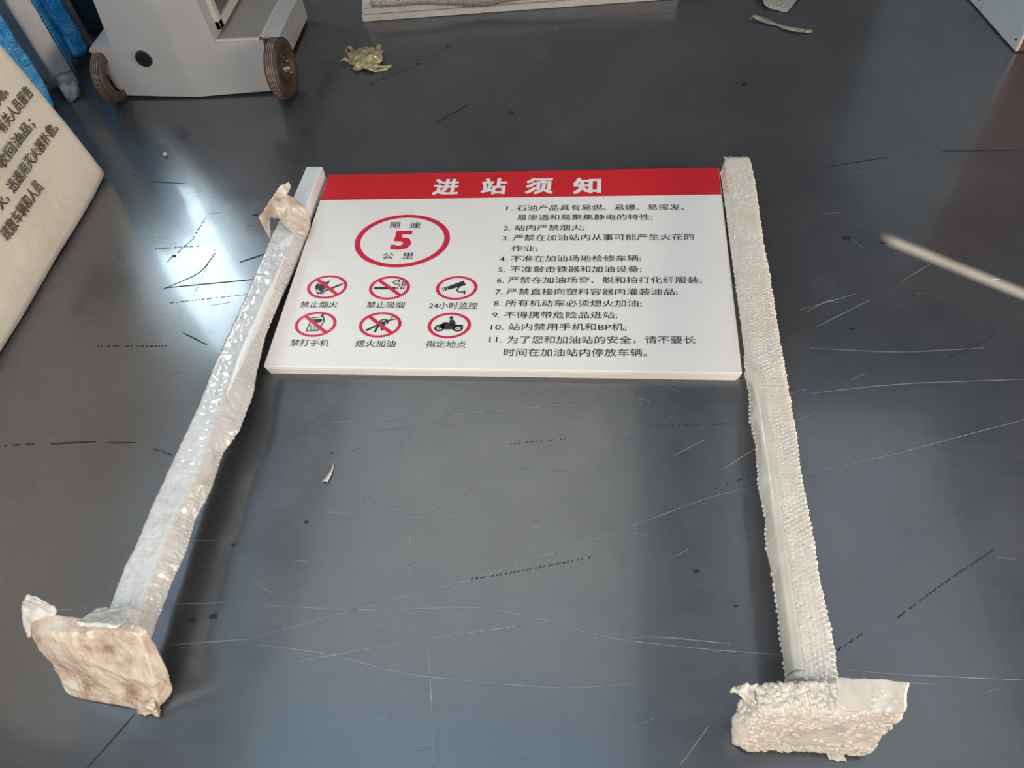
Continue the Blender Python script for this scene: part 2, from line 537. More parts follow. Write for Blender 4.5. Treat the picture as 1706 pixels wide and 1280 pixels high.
DARK = [([(-0.911, 0.267), (-0.936, 0.221), (-0.969, 0.165)], 0.0035, 0), ([(-0.271, 0.575), (-0.211, 0.587), (-0.131, 0.607), (-0.018, 0.636)], 0.004, 1), ([(0.105, 0.966), (0.219, 0.973), (0.335, 0.979)], 0.003, 1), ([(-0.218, 0.908), (-0.084, 0.926)], 0.003, 1), ([(0.244, 0.806), (0.336, 0.847)], 0.005, 1), ([(0.572, 0.538), (0.698, 0.629), (0.792, 0.691)], 0.006, 1), ([(0.449, 0.468), (0.505, 0.505)], 0.005, 1), ([(0.814, 1.177), (0.924, 1.238), (0.943, 1.27)], 0.005, 1), ([(-1.304, 1.499), (-1.253, 1.6), (-1.241, 1.706)], 0.006, 1), ([(-1.268, 1.403), (-0.995, 1.438)], 0.004, 0), ([(-1.272, 1.398), (-1.178, 1.462), (-1.159, 1.548)], 0.003, 0), ([(-1.229, 1.345), (-0.962, 1.385)], 0.004, 1), ([(-1.169, 1.368), (-1.167, 1.561)], 0.003, 1), ([(-1.36, 1.562), (-1.216, 1.574)], 0.006, 1), ([(-1.071, 1.505), (-0.997, 1.542)], 0.006, 0), ([(-0.578, 2.15), (-0.477, 2.246)], 0.004, 0), ([(0.295, 2.274), (0.445, 2.334)], 0.004, 1), ([(0.646, 1.888), (0.822, 1.926)], 0.003, 0), ([(0.974, 1.949), (1.201, 1.947)], 0.003, 0), ([(-1.498, 0.865), (-1.419, 0.872)], 0.009, 1), ([(-1.378, 0.874), (-1.26, 0.884)], 0.005, 0), ([(-1.235, 0.881), (-1.155, 0.884)], 0.004, 0), ([(-1.102, 0.868), (-1.04, 0.85)], 0.006, 1), ([(-1.391, 1.186), (-1.18, 1.189)], 0.008, 1), ([(-1.153, 1.236), (-1.07, 1.195)], 0.004, 0), ([(-0.675, 2.509), (-0.569, 2.64), (-0.476, 2.834)], 0.003, 1), ([(-0.854, 2.389), (-0.683, 2.491)], 0.005, 1), ([(-1.496, 1.874), (-1.365, 1.862)], 0.003, 0)]
SPOT = [(0.648, 1.587, 0.012), (0.738, 1.568, 0.009), (0.194, 0.615, 0.008), (0.266, 0.546, 0.005), (-0.646, 0.87, 0.005), (-1.516, 1.945, 0.005), (-1.568, 1.907, 0.006), (-1.084, 1.709, 0.01), (-1.287, 1.531, 0.01), (0.443, 2.317, 0.012), (0.293, 2.268, 0.006), (-0.325, 2.198, 0.012), (-0.6, 2.614, 0.009), (-0.692, 2.503, 0.012), (-0.805, 2.423, 0.008), (-0.843, 2.388, 0.007), (0.61, 1.267, 0.007), (-0.813, 0.466, 0.01), (-0.857, 0.457, 0.01), (-0.945, 1.002, 0.012), (-0.819, 0.628, 0.006), (-0.664, 0.69, 0.007)]
bm = bmesh.new()
for l in LIGHT:
    ribbon(bm, l, 0.0012)
tag(obj('scratch', bm, M['scratch'], floor, recalc=False), None, None, kind='stuff')
bm = bmesh.new()
for l in DIM:
    ribbon(bm, l, 0.0022, 0.0005)
for i in range(60):
    x, y = random.uniform(-1.2, 1.1), random.uniform(0.2, 1.9)
    a = random.gauss(0.15, 0.4)
    L = random.uniform(0.01, 0.07)
    ribbon(bm, [(x, y), (x + L * math.cos(a), y + L * math.sin(a))], 0.0011, 0.0005)
tag(obj('faint_scratch', bm, M['scratch_dim'], floor, recalc=False), None, None, kind='stuff')
bm = bmesh.new()
for pts, wd, dashed in DARK:
    if not dashed:
        ribbon(bm, pts, wd)
        continue
    for (x0, y0), (x1, y1) in zip(pts[:-1], pts[1:]):
        L = math.hypot(x1 - x0, y1 - y0)
        n = max(2, int(L / 0.0085))
        for k in range(n):
            if random.random() < .15:
                continue
            t = (k + random.random() * .5) / n
            x, y = x0 + (x1 - x0) * t, y0 + (y1 - y0) * t
            ribbon(bm, [(x - .0035, y - .002), (x + .0035 * random.random(), y + .003)], wd * random.uniform(.3, .6))
for x, y, r in SPOT:
    blob(bm, x, y, r, 0.0007)
tag(obj('scuff_mark', bm, M['scuff'], floor, recalc=False), None, None, kind='stuff')

# ------------------------------------------------------------------ notice panel
PX, PY, PW, PH, PT = -0.8746, 1.1038, 1.2, 0.7556, 0.028
sign = thing('notice_panel', 'white enamel notice panel with red header lying flat between two wrapped posts', 'sign', (PX, PY, 0))


def on_panel(bm, dz):
    for v in bm.verts:
        v.co = Vector((PX + v.co.x, PY + v.co.y, PT + dz + v.co.z))
    return bm


bm = bmesh.new()
# tray with folded rims: corners of the skirt cut back at the bottom edge
e = 0.0035
prism(bm, [(PX + .012, PY - .001, 0), (PX + PW - .012, PY - .001, 0), (PX + PW - .001, PY + .010, 0), (PX + PW - .001, PY + PH, 0), (PX + .001, PY + PH, 0), (PX + .001, PY + .010, 0)],
      [(PX + .002, PY, PT), (PX + PW - .002, PY, PT), (PX + PW, PY + .002, PT), (PX + PW, PY + PH, PT), (PX, PY + PH, PT), (PX, PY + .002, PT)])
bmesh.ops.bevel(bm, geom=[x for x in bm.edges if all(abs(v.co.z - PT) < 1e-5 for v in x.verts)], offset=0.0035, segments=3, profile=0.5, affect='EDGES')
obj('panel_body', bm, M['panel'], sign)
bm = bmesh.new()
prism(bm, [(PX + .006, PY + .0002, PT - .0088), (PX + PW - .006, PY + .0002, PT - .0088), (PX + PW - .006, PY - .0012, PT - .0088), (PX + .006, PY - .0012, PT - .0088)][::-1],
      [(PX + .006, PY + .0002, PT - .0075), (PX + PW - .006, PY + .0002, PT - .0075), (PX + PW - .006, PY - .0012, PT - .0075), (PX + .006, PY - .0012, PT - .0075)][::-1])
obj('folded_rim', bm, M['panel'], sign)
bm = bmesh.new()
bx(bm, 0.0022, PW - 0.0022, 0.6362, PH - 0.0012, 0, 0.0004)
on_panel(bm, 0.0)
hb = obj('header_band', bm, M['red'], sign)
hb['label'] = 'red header band across the top of the panel'
for ch, x0, x1, y0, y1 in (('进', .348, .4273, .652, .724), ('站', .4958, .5731, .651, .723), ('须', .6297, .7128, .649, .721), ('知', .7727, .8551, .647, .719)):
    bm = fit_text(ch, x0, x1, y0, y1, 0.033)
    on_panel(bm, 0.0007)
    obj('title_character', bm, M['title'], sign, recalc=False)

EM, GH = 0.0313, 0.0252
RULES = [('石油产品具有易燃、易爆、易挥发、', .6109, 15.35, .5894, .5841), ('易渗透和易聚集静电的特性;', .6142, 12.35, .5486, .5442),
         ('站内严禁烟火;', .6115, 6.35, .5056, .5045), ('严禁在加油站内从事可能产生火花的', .6107, 16, .465, .4638),
         ('作业;', .6093, 2.35, .4224, .4224), ('不准在加油场地检修车辆;', .6116, 11.35, .3828, .3822),
         ('不准敲击铁器和加油设备;', .6126, 11.35, .3421, .3416), ('严禁在加油场穿、脱和拍打化纤服装;', .6107, 16.35, .3023, .3017),
         ('严禁直接向塑料容器内灌装油品;', .61, 14.35, .2601, .2601), ('所有机动车必须熄火加油;', .6108, 11.35, .2189, .2196),
         ('不得携带危险品进站;', .6111, 9.35, .1787, .1799), ('站内禁用手机和BP机;', .6264, 9.6, .1377, .1396),
         ('为了您和加油站的安全，请不要长', .6264, 15, .0953, .1001), ('时间在加油站内停放车辆。', .6209, 11.4, .055, .0586)]
NUMS = [('1.', .5894), ('2.', .5053), ('3.', .4646), ('4.', .3823), ('5.', .3415), ('6.', .3016), ('7.', .2594), ('8.', .2182), ('9.', .1782), ('10.', .1373), ('11.', .0957)]
for s, x0, n, ya, yb in RULES:
    bm = text_mesh(s, 1, 1, 0.006)
    ax = min(v.co.x for v in bm.verts)
    bx_ = max(v.co.x for v in bm.verts)
    x1 = x0 + n * EM
    big = [v.co.y for v in bm.verts]
    ay, by = min(big), max(big)
    for v in bm.verts:
        u = (v.co.x - ax) / (bx_ - ax)
        yc = ya + (yb - ya) * u
        v.co = Vector((x0 + u * (x1 - x0), yc + (v.co.y - (ay + by) / 2) / (by - ay) * GH, v.co.z))
    on_panel(bm, 0.0005)
    obj('rule_lettering', bm, M['black'], sign, recalc=False)
for s, y in NUMS:
    wd = 0.021 if len(s) == 2 else 0.036
    x0 = .580
    bm = fit_text(s, x0, x0 + wd * 0.93, y - .0095, y + .0085, 0.004)
    on_panel(bm, 0.0005)
    obj('rule_number', bm, M['black'], sign, recalc=False)


def ell_ring(bm, cx, cy, rx, ry, wx, wy, n=64):
    o = [bm.verts.new((cx + rx * math.cos(2 * PI * i / n), cy + ry * math.sin(2 * PI * i / n), 0)) for i in range(n)]
    q = [bm.verts.new((cx + (rx - wx) * math.cos(2 * PI * i / n), cy + (ry - wy) * math.sin(2 * PI * i / n), 0)) for i in range(n)]
    for i in range(n):
        bm.faces.new((o[i], o[(i + 1) % n], q[(i + 1) % n], q[i]))


def poly(bm, pts):
    bm.faces.new([bm.verts.new((x, y, 0)) for x, y in pts])


def line(bm, pts, w):
    for (x0, y0), (x1, y1) in zip(pts[:-1], pts[1:]):
        d = Vector((x1 - x0, y1 - y0)).normalized() * w / 2
        poly(bm, [(x0 - d.y, y0 + d.x), (x0 + d.y, y0 - d.x), (x1 + d.y, y1 - d.x), (x1 - d.y, y1 + d.x)])


def disc(bm, x, y, rx, ry=None, n=20):
    ry = ry or rx
    poly(bm, [(x + rx * math.cos(2 * PI * i / n), y + ry * math.sin(2 * PI * i / n)) for i in range(n)])


bm = bmesh.new()
ell_ring(bm, .2894, .4585, .1396, .1075, .0165, .0125, 96)
on_panel(bm, 0.0005)
ring = obj('speed_limit_ring', bm, M['print_red'], sign, recalc=False)
for ch, x0, x1, y0, y1, b, m in (('限', .2440, .2752, .5095, .5345, .008, 'black'), ('速', .3006, .3345, .509, .534, .008, 'black'), ('公', .2442, .2753, .384, .409, .008, 'black'),
                                 ('里', .3008, .3336, .384, .4085, .008, 'black'), ('5', .2594, .3186, .4205, .4975, .035, 'print_red')):
    bm = fit_text(ch, x0, x1, y0, y1, b)
    on_panel(bm, 0.0005)
    obj('speed_limit_lettering', bm, M[m], ring, recalc=False).location = (0, 0, 0)

for s, x0, x1, y in (('禁止烟火', .0471, .1526, .2125), ('禁止吸烟', .2341, .3383, .2122), ('24小时监控', .4057, .5377, .21),
                     ('禁打手机', .0534, .159, .0794), ('熄火加油', .2305, .3371, .0788), ('指定地点', .4175, .5216, .0788)):
    bm = fit_text(s, x0, x1, y - .0118, y + .0118, 0.006)
    on_panel(bm, 0.0005)
    obj('caption', bm, M['black'], sign, recalc=False)

# pictograms drawn in a unit disc (x right, y up), then scaled to 0.057 x 0.0435
PIC = [(.1077, .2772, 1, 'no_flame_pictogram'), (.2856, .2742, 1, 'no_smoking_pictogram'), (.4728, .2737, 0, 'camera_pictogram'),
       (.1071, .1428, 1, 'no_phone_pictogram'), (.2843, .1425, 1, 'engine_off_pictogram'), (.4699, .1417, 0, 'motorcycle_pictogram')]


def pic_flame(bm):
    poly(bm, [(-.62, .05), (-.55, .32), (-.40, .22), (-.30, .50), (-.12, .40), (.05, .62), (.02, .30), (-.12, .05), (-.05, -.15), (-.25, -.42), (-.42, -.22), (-.52, -.30)])
    poly(bm, [(-.42, -.55), (-.36, -.64), (.72, .16), (.76, .30), (.58, .24)])
    line(bm, [(-.48, -.40), (-.20, -.60), (.02, -.50)], .06)


def pic_smoke(bm):
    poly(bm, [(-.76, -.14), (.30, -.14), (.30, .06), (-.76, .06)])
    poly(bm, [(.36, -.14), (.42, -.14), (.42, .06), (.36, .06)])
    poly(bm, [(.54, -.14), (.60, -.14), (.60, .06), (.54, .06)])
    poly(bm, [(.66, -.14), (.72, -.14), (.72, .06), (.66, .06)])
    line(bm, [(.46, .10), (.50, .22), (.40, .30), (.22, .32), (.12, .44), (.20, .60), (.36, .66), (.44, .56), (.36, .46)], .06)
    line(bm, [(.58, .10), (.62, .30), (.56, .44), (.66, .56), (.62, .72), (.50, .80), (.40, .74)], .06)
    line(bm, [(.70, .10), (.74, .30), (.70, .44)], .05)


def pic_camera(bm):
    poly(bm, [(-.50, .08), (.28, .62), (.42, .24), (-.38, -.16)])
    poly(bm, [(-.62, .02), (-.54, .10), (-.42, -.16), (-.52, -.22)])
    line(bm, [(-.70, .02), (-.58, -.26)], .05)
    line(bm, [(.12, .16), (.02, -.22), (.14, -.34), (.38, -.34)], .08)
    line(bm, [(.38, -.20), (.42, -.52)], .08)


def pic_phone(bm):
    for a, b in (((-.26, .50), (.26, .60)), ((.26, .60), (.38, .30)), ((.38, .30), (.20, -.52)), ((.20, -.52), (-.36, -.56)), ((-.36, -.56), (-.26, .50))):
        line(bm, [a, b], .06)
    poly(bm, [(-.18, .12), (.24, .16), (.26, .44), (-.16, .40)])
    poly(bm, [(.12, .56), (.26, .58), (.28, .86), (.16, .84)])
    for i in range(4):
        for j in range(3):
            x, y = -.24 + j * .15 + i * .01, -.04 - i * .12
            poly(bm, [(x, y), (x + .09, y), (x + .09, y - .07), (x, y - .07)])
    line(bm, [(.26, .30), (.36, .34)], .05)


def pic_engine(bm):
    line(bm, [(-.62, -.48), (-.20, -.10)], .14)
    disc(bm, .02, .02, .22)
    line(bm, [(-.15, .20), (.12, .44), (.34, .30), (.30, .06)], .09)
    line(bm, [(.10, .16), (.46, .40), (.66, .46)], .10)
    line(bm, [(-.10, -.12), (-.18, -.60)], .12)
    line(bm, [(.08, -.14), (.12, -.44), (.28, -.22)], .08)
    line(bm, [(.40, .66), (.48, .52), (.54, .68)], .04)


def pic_moto(bm):
    for x in (-.44, .42):
        n = 20
        o = [bm.verts.new((x + .24 * math.cos(2 * PI * i / n), -.22 + .26 * math.sin(2 * PI * i / n), 0)) for i in range(n)]
        q = [bm.verts.new((x + .13 * math.cos(2 * PI * i / n), -.22 + .14 * math.sin(2 * PI * i / n), 0)) for i in range(n)]
        for i in range(n):
            bm.faces.new((o[i], o[(i + 1) % n], q[(i + 1) % n], q[i]))
        disc(bm, x, -.22, .06)
    poly(bm, [(-.36, -.18), (-.46, .06), (-.26, .20), (.04, .14), (.26, .08), (.64, .02), (.66, -.06), (.38, -.02), (.20, -.30), (-.16, -.32)])
    disc(bm, .04, .60, .09, .12)
    poly(bm, [(.00, .48), (.16, .44), (.30, .16), (.22, .04), (.02, .06), (-.02, .24), (-.20, .26), (-.22, .20), (-.04, .14)])
    line(bm, [(-.30, .22), (-.18, .10), (-.44, -.22)], .08)


for (cx, cy, slash, nm), fn in zip(PIC, (pic_flame, pic_smoke, pic_camera, pic_phone, pic_engine, pic_moto)):
    RX, RY = .0573, .0435
    bm = bmesh.new()
    ell_ring(bm, 0, 0, 1, 1, .155, .165, 64)
    for v in bm.verts:
        v.co = Vector((cx + v.co.x * RX, cy + v.co.y * RY, 0))
    on_panel(bm, 0.0006)
    pr = obj(nm, bm, M['print_red'], sign, recalc=False)
    bm = bmesh.new()
    fn(bm)
    for v in bm.verts:
        v.co = Vector((cx + v.co.x * RX, cy + v.co.y * RY, 0))
    on_panel(bm, 0.0005)
    obj('symbol', bm, M['black'], pr, recalc=False).location = (0, 0, 0)
    if slash:
        bm = bmesh.new()
        line(bm, [(-.62, .66), (.62, -.66)], .20)
        for v in bm.verts:
            v.co = Vector((cx + v.co.x * RX, cy + v.co.y * RY, 0))
        on_panel(bm, 0.0008)
        obj('slash', bm, M['print_red'], pr, recalc=False).location = (0, 0, 0)

# ------------------------------------------------------------------ wrapped posts
LEFT = [[1.64, -0.953, -0.886, -0.8795, 0.0735], [1.5132, -0.9535, -0.886, -0.8795, 0.0796], [1.4132, -0.954, -0.889, -0.8795, 0.0855], [1.3188, -0.953, -0.895, -0.8795, 0.0912], [1.1867, -0.9544, -0.9, -0.8795, 0.0991], [1.0649, -0.9579, -0.902, -0.8658, 0.1064], [0.989, -0.954, -0.897, -0.8526, 0.1109], [0.8821, -0.952, -0.893, -0.8511, 0.1173], [0.8153, -0.9566, -0.888, -0.8712, 0.1213], [0.7206, -0.9576, -0.888, -0.865, 0.127], [0.646, -0.959, -0.895, -0.874, 0.1315], [0.5759, -0.956, -0.8951, -0.8666, 0.1357], [0.5094, -0.959, -0.895, -0.8713, 0.1396], [0.4467, -0.957, -0.8911, -0.8719, 0.1434], [0.372, -0.958, -0.8846, -0.8685, 0.1475]]
RIGHT = [[1.845, 0.33, 0.337, 0.404, 0.0748], [1.8347, 0.3292, 0.3345, 0.406, 0.0753], [1.7392, 0.3292, 0.3345, 0.4086, 0.0803], [1.6078, 0.3292, 0.3345, 0.4047, 0.0873], [1.486, 0.3292, 0.3345, 0.402, 0.0937], [1.3728, 0.3292, 0.3345, 0.4039, 0.0997], [1.2674, 0.3292, 0.3345, 0.4028, 0.1052], [1.1501, 0.3292, 0.3345, 0.4008, 0.1114], [1.0769, 0.3225, 0.3322, 0.4009, 0.1153], [1.0073, 0.3258, 0.3314, 0.4022, 0.119], [0.9412, 0.3195, 0.3318, 0.4004, 0.1225], [0.8782, 0.3245, 0.3318, 0.4011, 0.1258], [0.8182, 0.3224, 0.3326, 0.3975, 0.129], [0.7609, 0.3184, 0.333, 0.3965, 0.132], [0.6928, 0.3248, 0.3317, 0.3981, 0.1356], [0.6283, 0.3173, 0.3317, 0.3996, 0.139], [0.5673, 0.3233, 0.3316, 0.3968, 0.1422], [0.5093, 0.3239, 0.3315, 0.3993, 0.1453], [0.4543, 0.322, 0.3314, 0.4028, 0.1482], [0.372, 0.3228, 0.3301, 0.3988, 0.1526]]


def section(tab, y, left):
    a, b, c, zt = interp(tab, y)
    hgt = 0.068
    zb = max(0.004, zt - hgt)
    zm = (zt - 0.045) if zt - 0.045 > zb + .01 else (zt + zb) / 2
    if left:   # a left edge, b ridge, c right-hand belly
        pts = [(a, zt - .004), (a + .005, zt), (b - .004, zt), (b + .002, zt - .004), (b + (c - b) * .6, zt - .022), (c, zm), (b + .006, zb + .003), (b - .004, zb), (a + .006, zb), (a + .001, zb + .006)]
    else:      # a left-hand belly, b ridge, c right edge
        pts = [(a, zm), (a + (b - a) * .55, zt - .018), (b, zt - .003), (b + .004, zt), (c - .006, zt), (c, zt - .005), (c + .001, zm), (c - .002, zb + .004), (c - .008, zb), (b + .004, zb), (b - .004, zb + .004)]
    return [Vector((x, y, z)) for x, z in pts]


def subdiv_loop(pts, step):
    out = []
    n = len(pts)
    for i in range(n):
        p, q = pts[i], pts[(i + 1) % n]
        k = max(1, int(round((q - p).length / step)))
        for j in range(k):
            out.append(p.lerp(q, j / k))
    return out


def wrap_mesh(tab, left, y0, y1, step, amp, amp2, seed, grow=0.0, cols=40):
    bm = bmesh.new()
    n = int(abs(y1 - y0) / step)
    prev = None
    for i in range(n + 1):
        y = y0 + (y1 - y0) * i / n
        pts = section(tab, y, left)
        c = sum(pts, Vector()) / len(pts)
        # resample loop with a fixed count
        per = [0]
        for p, q in zip(pts, pts[1:] + pts[:1]):
            per.append(per[-1] + (q - p).length)
        tot = per[-1]
        ring = []
        for k in range(cols):
            s = tot * k / cols
            j = max(t for t in range(len(pts)) if per[t] <= s + 1e-9)
            p, q = pts[j], pts[(j + 1) % len(pts)]
            f = (s - per[j]) / max(1e-9, per[j + 1] - per[j])
            v = p.lerp(q, f)
            v = v + (v - c).normalized() * grow
            d = noise.noise(v * 14 + Vector((seed, 0, 0))) * amp + noise.noise(v * 70 + Vector((0, seed, 0))) * amp2
            v = v + (v - c).normalized() * d
            v.z = max(0.002, v.z)
            ring.append(bm.verts.new(v))
        if prev:
            for k in range(cols):
                bm.faces.new((prev[k], prev[(k + 1) % cols], ring[(k + 1) % cols], ring[k]))
        else:
            bm.faces.new(ring)
        prev = ring
    bm.faces.new(prev)
    return bm


def bubbles_on(bm, P, N, lu, lv, pitch=0.0105, r=0.0047, h=0.003, keep=1.0, mask=None):
    """P(u,v), N(u,v) with u,v in metres over lu x lv"""
    row = 0
    v = pitch / 2
    while v < lv:
        u = pitch / 2 + (pitch / 2 if row % 2 else 0)
        while u < lu:
            if random.random() < keep and (mask is None or mask(u, v)):
                s = random.uniform(0.75, 1.1)
                dome(bm, P(u, v) + Vector((random.gauss(0, .0006), random.gauss(0, .0006), 0)), N(u, v), r * s, h * s * random.uniform(.6, 1.1))
            u += pitch
        v += pitch * 0.87
        row += 1


# left post: bare white tube end, film-wrapped from y = 1.6 down
lp = thing('wrapped_post', 'white post with bare top end and film-wrapped foot, left of the notice panel', 'post', (-0.91, 1.1, 0))
bm = bmesh.new()
pts0 = [(-0.937, 1.862, 0.002), (-0.884, 1.8605, 0.002), (-0.884, 1.8605, 0.060), (-0.937, 1.862, 0.060)]
pts1 = [(-0.947, 0.40, 0.083), (-0.897, 0.40, 0.083), (-0.897, 0.40, 0.139), (-0.947, 0.40, 0.139)]
prism(bm, pts0, pts1)
bmesh.ops.bevel(bm, geom=bm.edges[:], offset=0.004, segments=3, profile=.5, affect='EDGES')
obj('post', bm, M['steel_white'], lp)
bm = wrap_mesh(LEFT, True, 1.60, 0.37, 0.004, 0.0016, 0.0006, 3.0, 0.0, 64)
crumple(bm, .0016, 42, 3, 3)
for v in bm.verts:
    v.co.z = max(.002, v.co.z)
obj('stretch_film', bm, M['film_l'], lp, smooth=True)
# belly folds of spare film hanging on the right side
bm = bmesh.new()


def bubble_side_left(y0, y1, keep):
    def P(u, v):
        y = y0 - u
        a, b, c, zt = interp(LEFT, y)
        t = v / 0.045
        return Vector((b + (c - b) * min(1, t * 1.1), y, zt - .004 - v))
    bubbles_on(bm, P, lambda u, v: Vector((1, 0, .5)), y0 - y1, 0.045, 0.0095, 0.0042, 0.0016, keep)


bubble_side_left(1.56, 0.42, 0.9)
tag(obj('bubble', bm, M['film_l'], lp, smooth=True), None, None, kind='stuff')
# foot plate wrapping
LF = [Vector(p) for p in [(-1.066, .286, .002), (-.862, .266, .002), (-1.055, .335, .002), (-.836, .307, .004), (-1.078, .362, .188), (-.834, .368, .198), (-1.075, .402, .195), (-.826, .386, .190)]]
bm = bmesh.new()
hexa(bm, LF, 74, 26, 64)
wobble(bm, .009, 9, 2)
crumple(bm, .0024, 20, 3, 4)
for v in bm.verts:
    v.co.z = max(0.002, v.co.z)
o = obj('foot_wrapping', bm, M['film_tan'], lp, smooth=True)
o['label'] = 'tan tape wrapped foot plate'
# film ear sticking up at the left corner
bm = bmesh.new()
EAR = [(-1.094, .362, .145), (-1.088, .380, .185), (-1.066, .402, .238), (-1.045, .410, .256), (-1.020, .408, .258), (-1.006, .404, .236), (-1.012, .396, .200), (-1.05, .386, .168)]
ctr = bm.verts.new((-1.045, .392, .212))
ev = [bm.verts.new(p) for p in EAR]
for i in range(len(ev)):
    bm.faces.new((ctr, ev[i], ev[(i + 1) % len(ev)]))
bmesh.ops.subdivide_edges(bm, edges=bm.edges[:], cuts=7, use_grid_fill=True)
wobble(bm, .006, 30, 4)
crumple(bm, .005, 28, 4)
o = obj('film_ear', bm, M['film_l'], lp, smooth=True)
sm = o.modifiers.new('thickness', 'SOLIDIFY'); sm.thickness = .0015
bm = bmesh.new()
hexa(bm, [Vector(p) for p in [(-.905, .268, .004), (-.850, .262, .004), (-.905, .29, .004), (-.856, .285, .004), (-.900, .278, .03), (-.858, .275, .04), (-.895, .30, .03), (-.86, .30, .04)]], 18, 12, 10)
wobble(bm, .006, 40, 9)
crumple(bm, .004, 45, 9)
for v in bm.verts:
    v.co.z = max(0.002, v.co.z)
obj('film_tail', bm, M['film_tan'], lp, smooth=True)
# crumpled film over the top of the joint
bm = bmesh.new()
hexa(bm, [Vector(p) for p in [(-.985, .372, .150), (-.872, .366, .150), (-.985, .43, .13), (-.872, .43, .13), (-.975, .385, .198), (-.885, .378, .196), (-.965, .425, .162), (-.890, .425, .160)]], 44, 24, 12)
wobble(bm, .006, 22, 12)
crumple(bm, .0045, 26, 12)
obj('crumpled_film', bm, M['film_l'], lp, smooth=True)
# collar of torn tan film near the top
CP = [(-0.9236, 1.6481, 0.165), (-0.8984, 1.6542, 0.17), (-0.8942, 1.6455, 0.16), (-0.9117, 1.6386, 0.14), (-0.9025, 1.6463, 0.12), (-0.8717, 1.6362, 0.09), (-0.8655, 1.6114, 0.05), (-0.8652, 1.5661, 0.045), (-0.9561, 1.6102, 0.14), (-0.9961, 1.5839, 0.1), (-0.9819, 1.5618, 0.06), (-0.9676, 1.5468, 0.055), (-0.936, 1.583, 0.1), (-0.9786, 1.6057, 0.08), (-0.908, 1.6055, 0.118), (-0.90, 1.545, 0.088)]
bm = bmesh.new()
vs = [bm.verts.new(p) for p in CP]
for f in ([0, 1, 2, 3], [8, 0, 3, 14], [3, 4, 14], [4, 5, 14], [5, 6, 14], [8, 14, 12, 13], [8, 13, 9], [9, 13, 10], [10, 13, 11], [14, 6, 15, 12], [6, 7, 15]):
    bm.faces.new([vs[i] for i in f])
bmesh.ops.triangulate(bm, faces=bm.faces[:])
bmesh.ops.subdivide_edges(bm, edges=bm.edges[:], cuts=7, use_grid_fill=True)
wobble(bm, .004, 30, 5)
crumple(bm, .0035, 34, 5)
o = obj('film_collar', bm, M['film_tan'], lp, smooth=True)
o['label'] = 'torn crumpled tan film collar'
sm = o.modifiers.new('thickness', 'SOLIDIFY'); sm.thickness = .0012

# right post
rp = thing('wrapped_post', 'square post fully covered in dusty bubble wrap, right of the notice panel', 'post', (0.365, 1.1, 0))
bm = bmesh.new()
prism(bm, [(0.342, 1.838, 0.008), (0.394, 1.838, 0.008), (0.394, 1.838, 0.066), (0.342, 1.838, 0.066)],
      [(0.339, 0.40, 0.084), (0.390, 0.40, 0.084), (0.390, 0.40, 0.142), (0.339, 0.40, 0.142)])
obj('post', bm, M['steel_white'], rp)
bm = wrap_mesh(RIGHT, False, 1.845, 0.372, 0.008, 0.0018, 0.0012, 8.0)
obj('bubble_wrap', bm, M['film_r'], rp, smooth=True)
bm = bmesh.new()


def Ptop(u, v):
    y = 1.843 - u
    a, b, c, zt = interp(RIGHT, y)
    return Vector((b + .003 + (c - b - .004) * v / .068, y, zt - .0006))


bubbles_on(bm, Ptop, lambda u, v: Vector((0, 0, 1)), 1.472, 0.068, 0.0098, 0.0042, 0.0016, .92, lambda u, v: not (u > .36 and u < .42) and noise.noise(Vector((u * 5, v * 8, 0))) > -.28)


def Prs(u, v):
    y = 1.843 - u
    a, b, c, zt = interp(RIGHT, y)
    return Vector((c - .0005, y, zt - .003 - v))


bubbles_on(bm, Prs, lambda u, v: Vector((1, 0, .25)), 1.472, 0.055, 0.0105, 0.005, 0.0036, .95)


def Pls(u, v):
    y = 1.843 - u
    a, b, c, zt = interp(RIGHT, y)
    t = min(1, v / .04)
    return Vector((b + (a - b) * t, y, zt - .004 - v))


bubbles_on(bm, Pls, lambda u, v: Vector((-1, 0, .2)), 1.472, 0.05, 0.0105, 0.0046, 0.0024, .9,
           lambda u, v: not (.75 > u > .69) and u < 1.28 or v > .035)
# ragged bubbles around the open top end
for i in range(9):
    dome(bm, Vector((0.336 + i * .0082, 1.846, .070 + random.uniform(-.003, .004))), Vector((0, 1, .3)), .0045, .004)
tag(obj('bubble', bm, M['bubble'], rp, smooth=True), None, None, kind='stuff')
# clear tape strips down the left edge
for ya, yb in ((1.06, 0.385),):
    bm = bmesh.new()
    prev = None
    n = 90
    for i in range(n + 1):
        y = ya + (yb - ya) * i / n
        a, b, c, zt = interp(RIGHT, y)
        j = noise.noise(Vector((y * 60, 0, 3))) * .0012
        row = [bm.verts.new((a + .0005, y, zt - .036)), bm.verts.new((b - .0040 + j, y, zt - .006)), bm.verts.new((b - .0005 + j, y, zt + .0018)), bm.verts.new((b + .0035 + j, y, zt + .0030)), bm.verts.new((b + .014 + j, y, zt + .0026))]
        if prev:
            for k in range(4):
                bm.faces.new((prev[k], prev[k + 1], row[k + 1], row[k]))
        prev = row
    obj('clear_tape', bm, M['tape_clear'], rp, smooth=True)
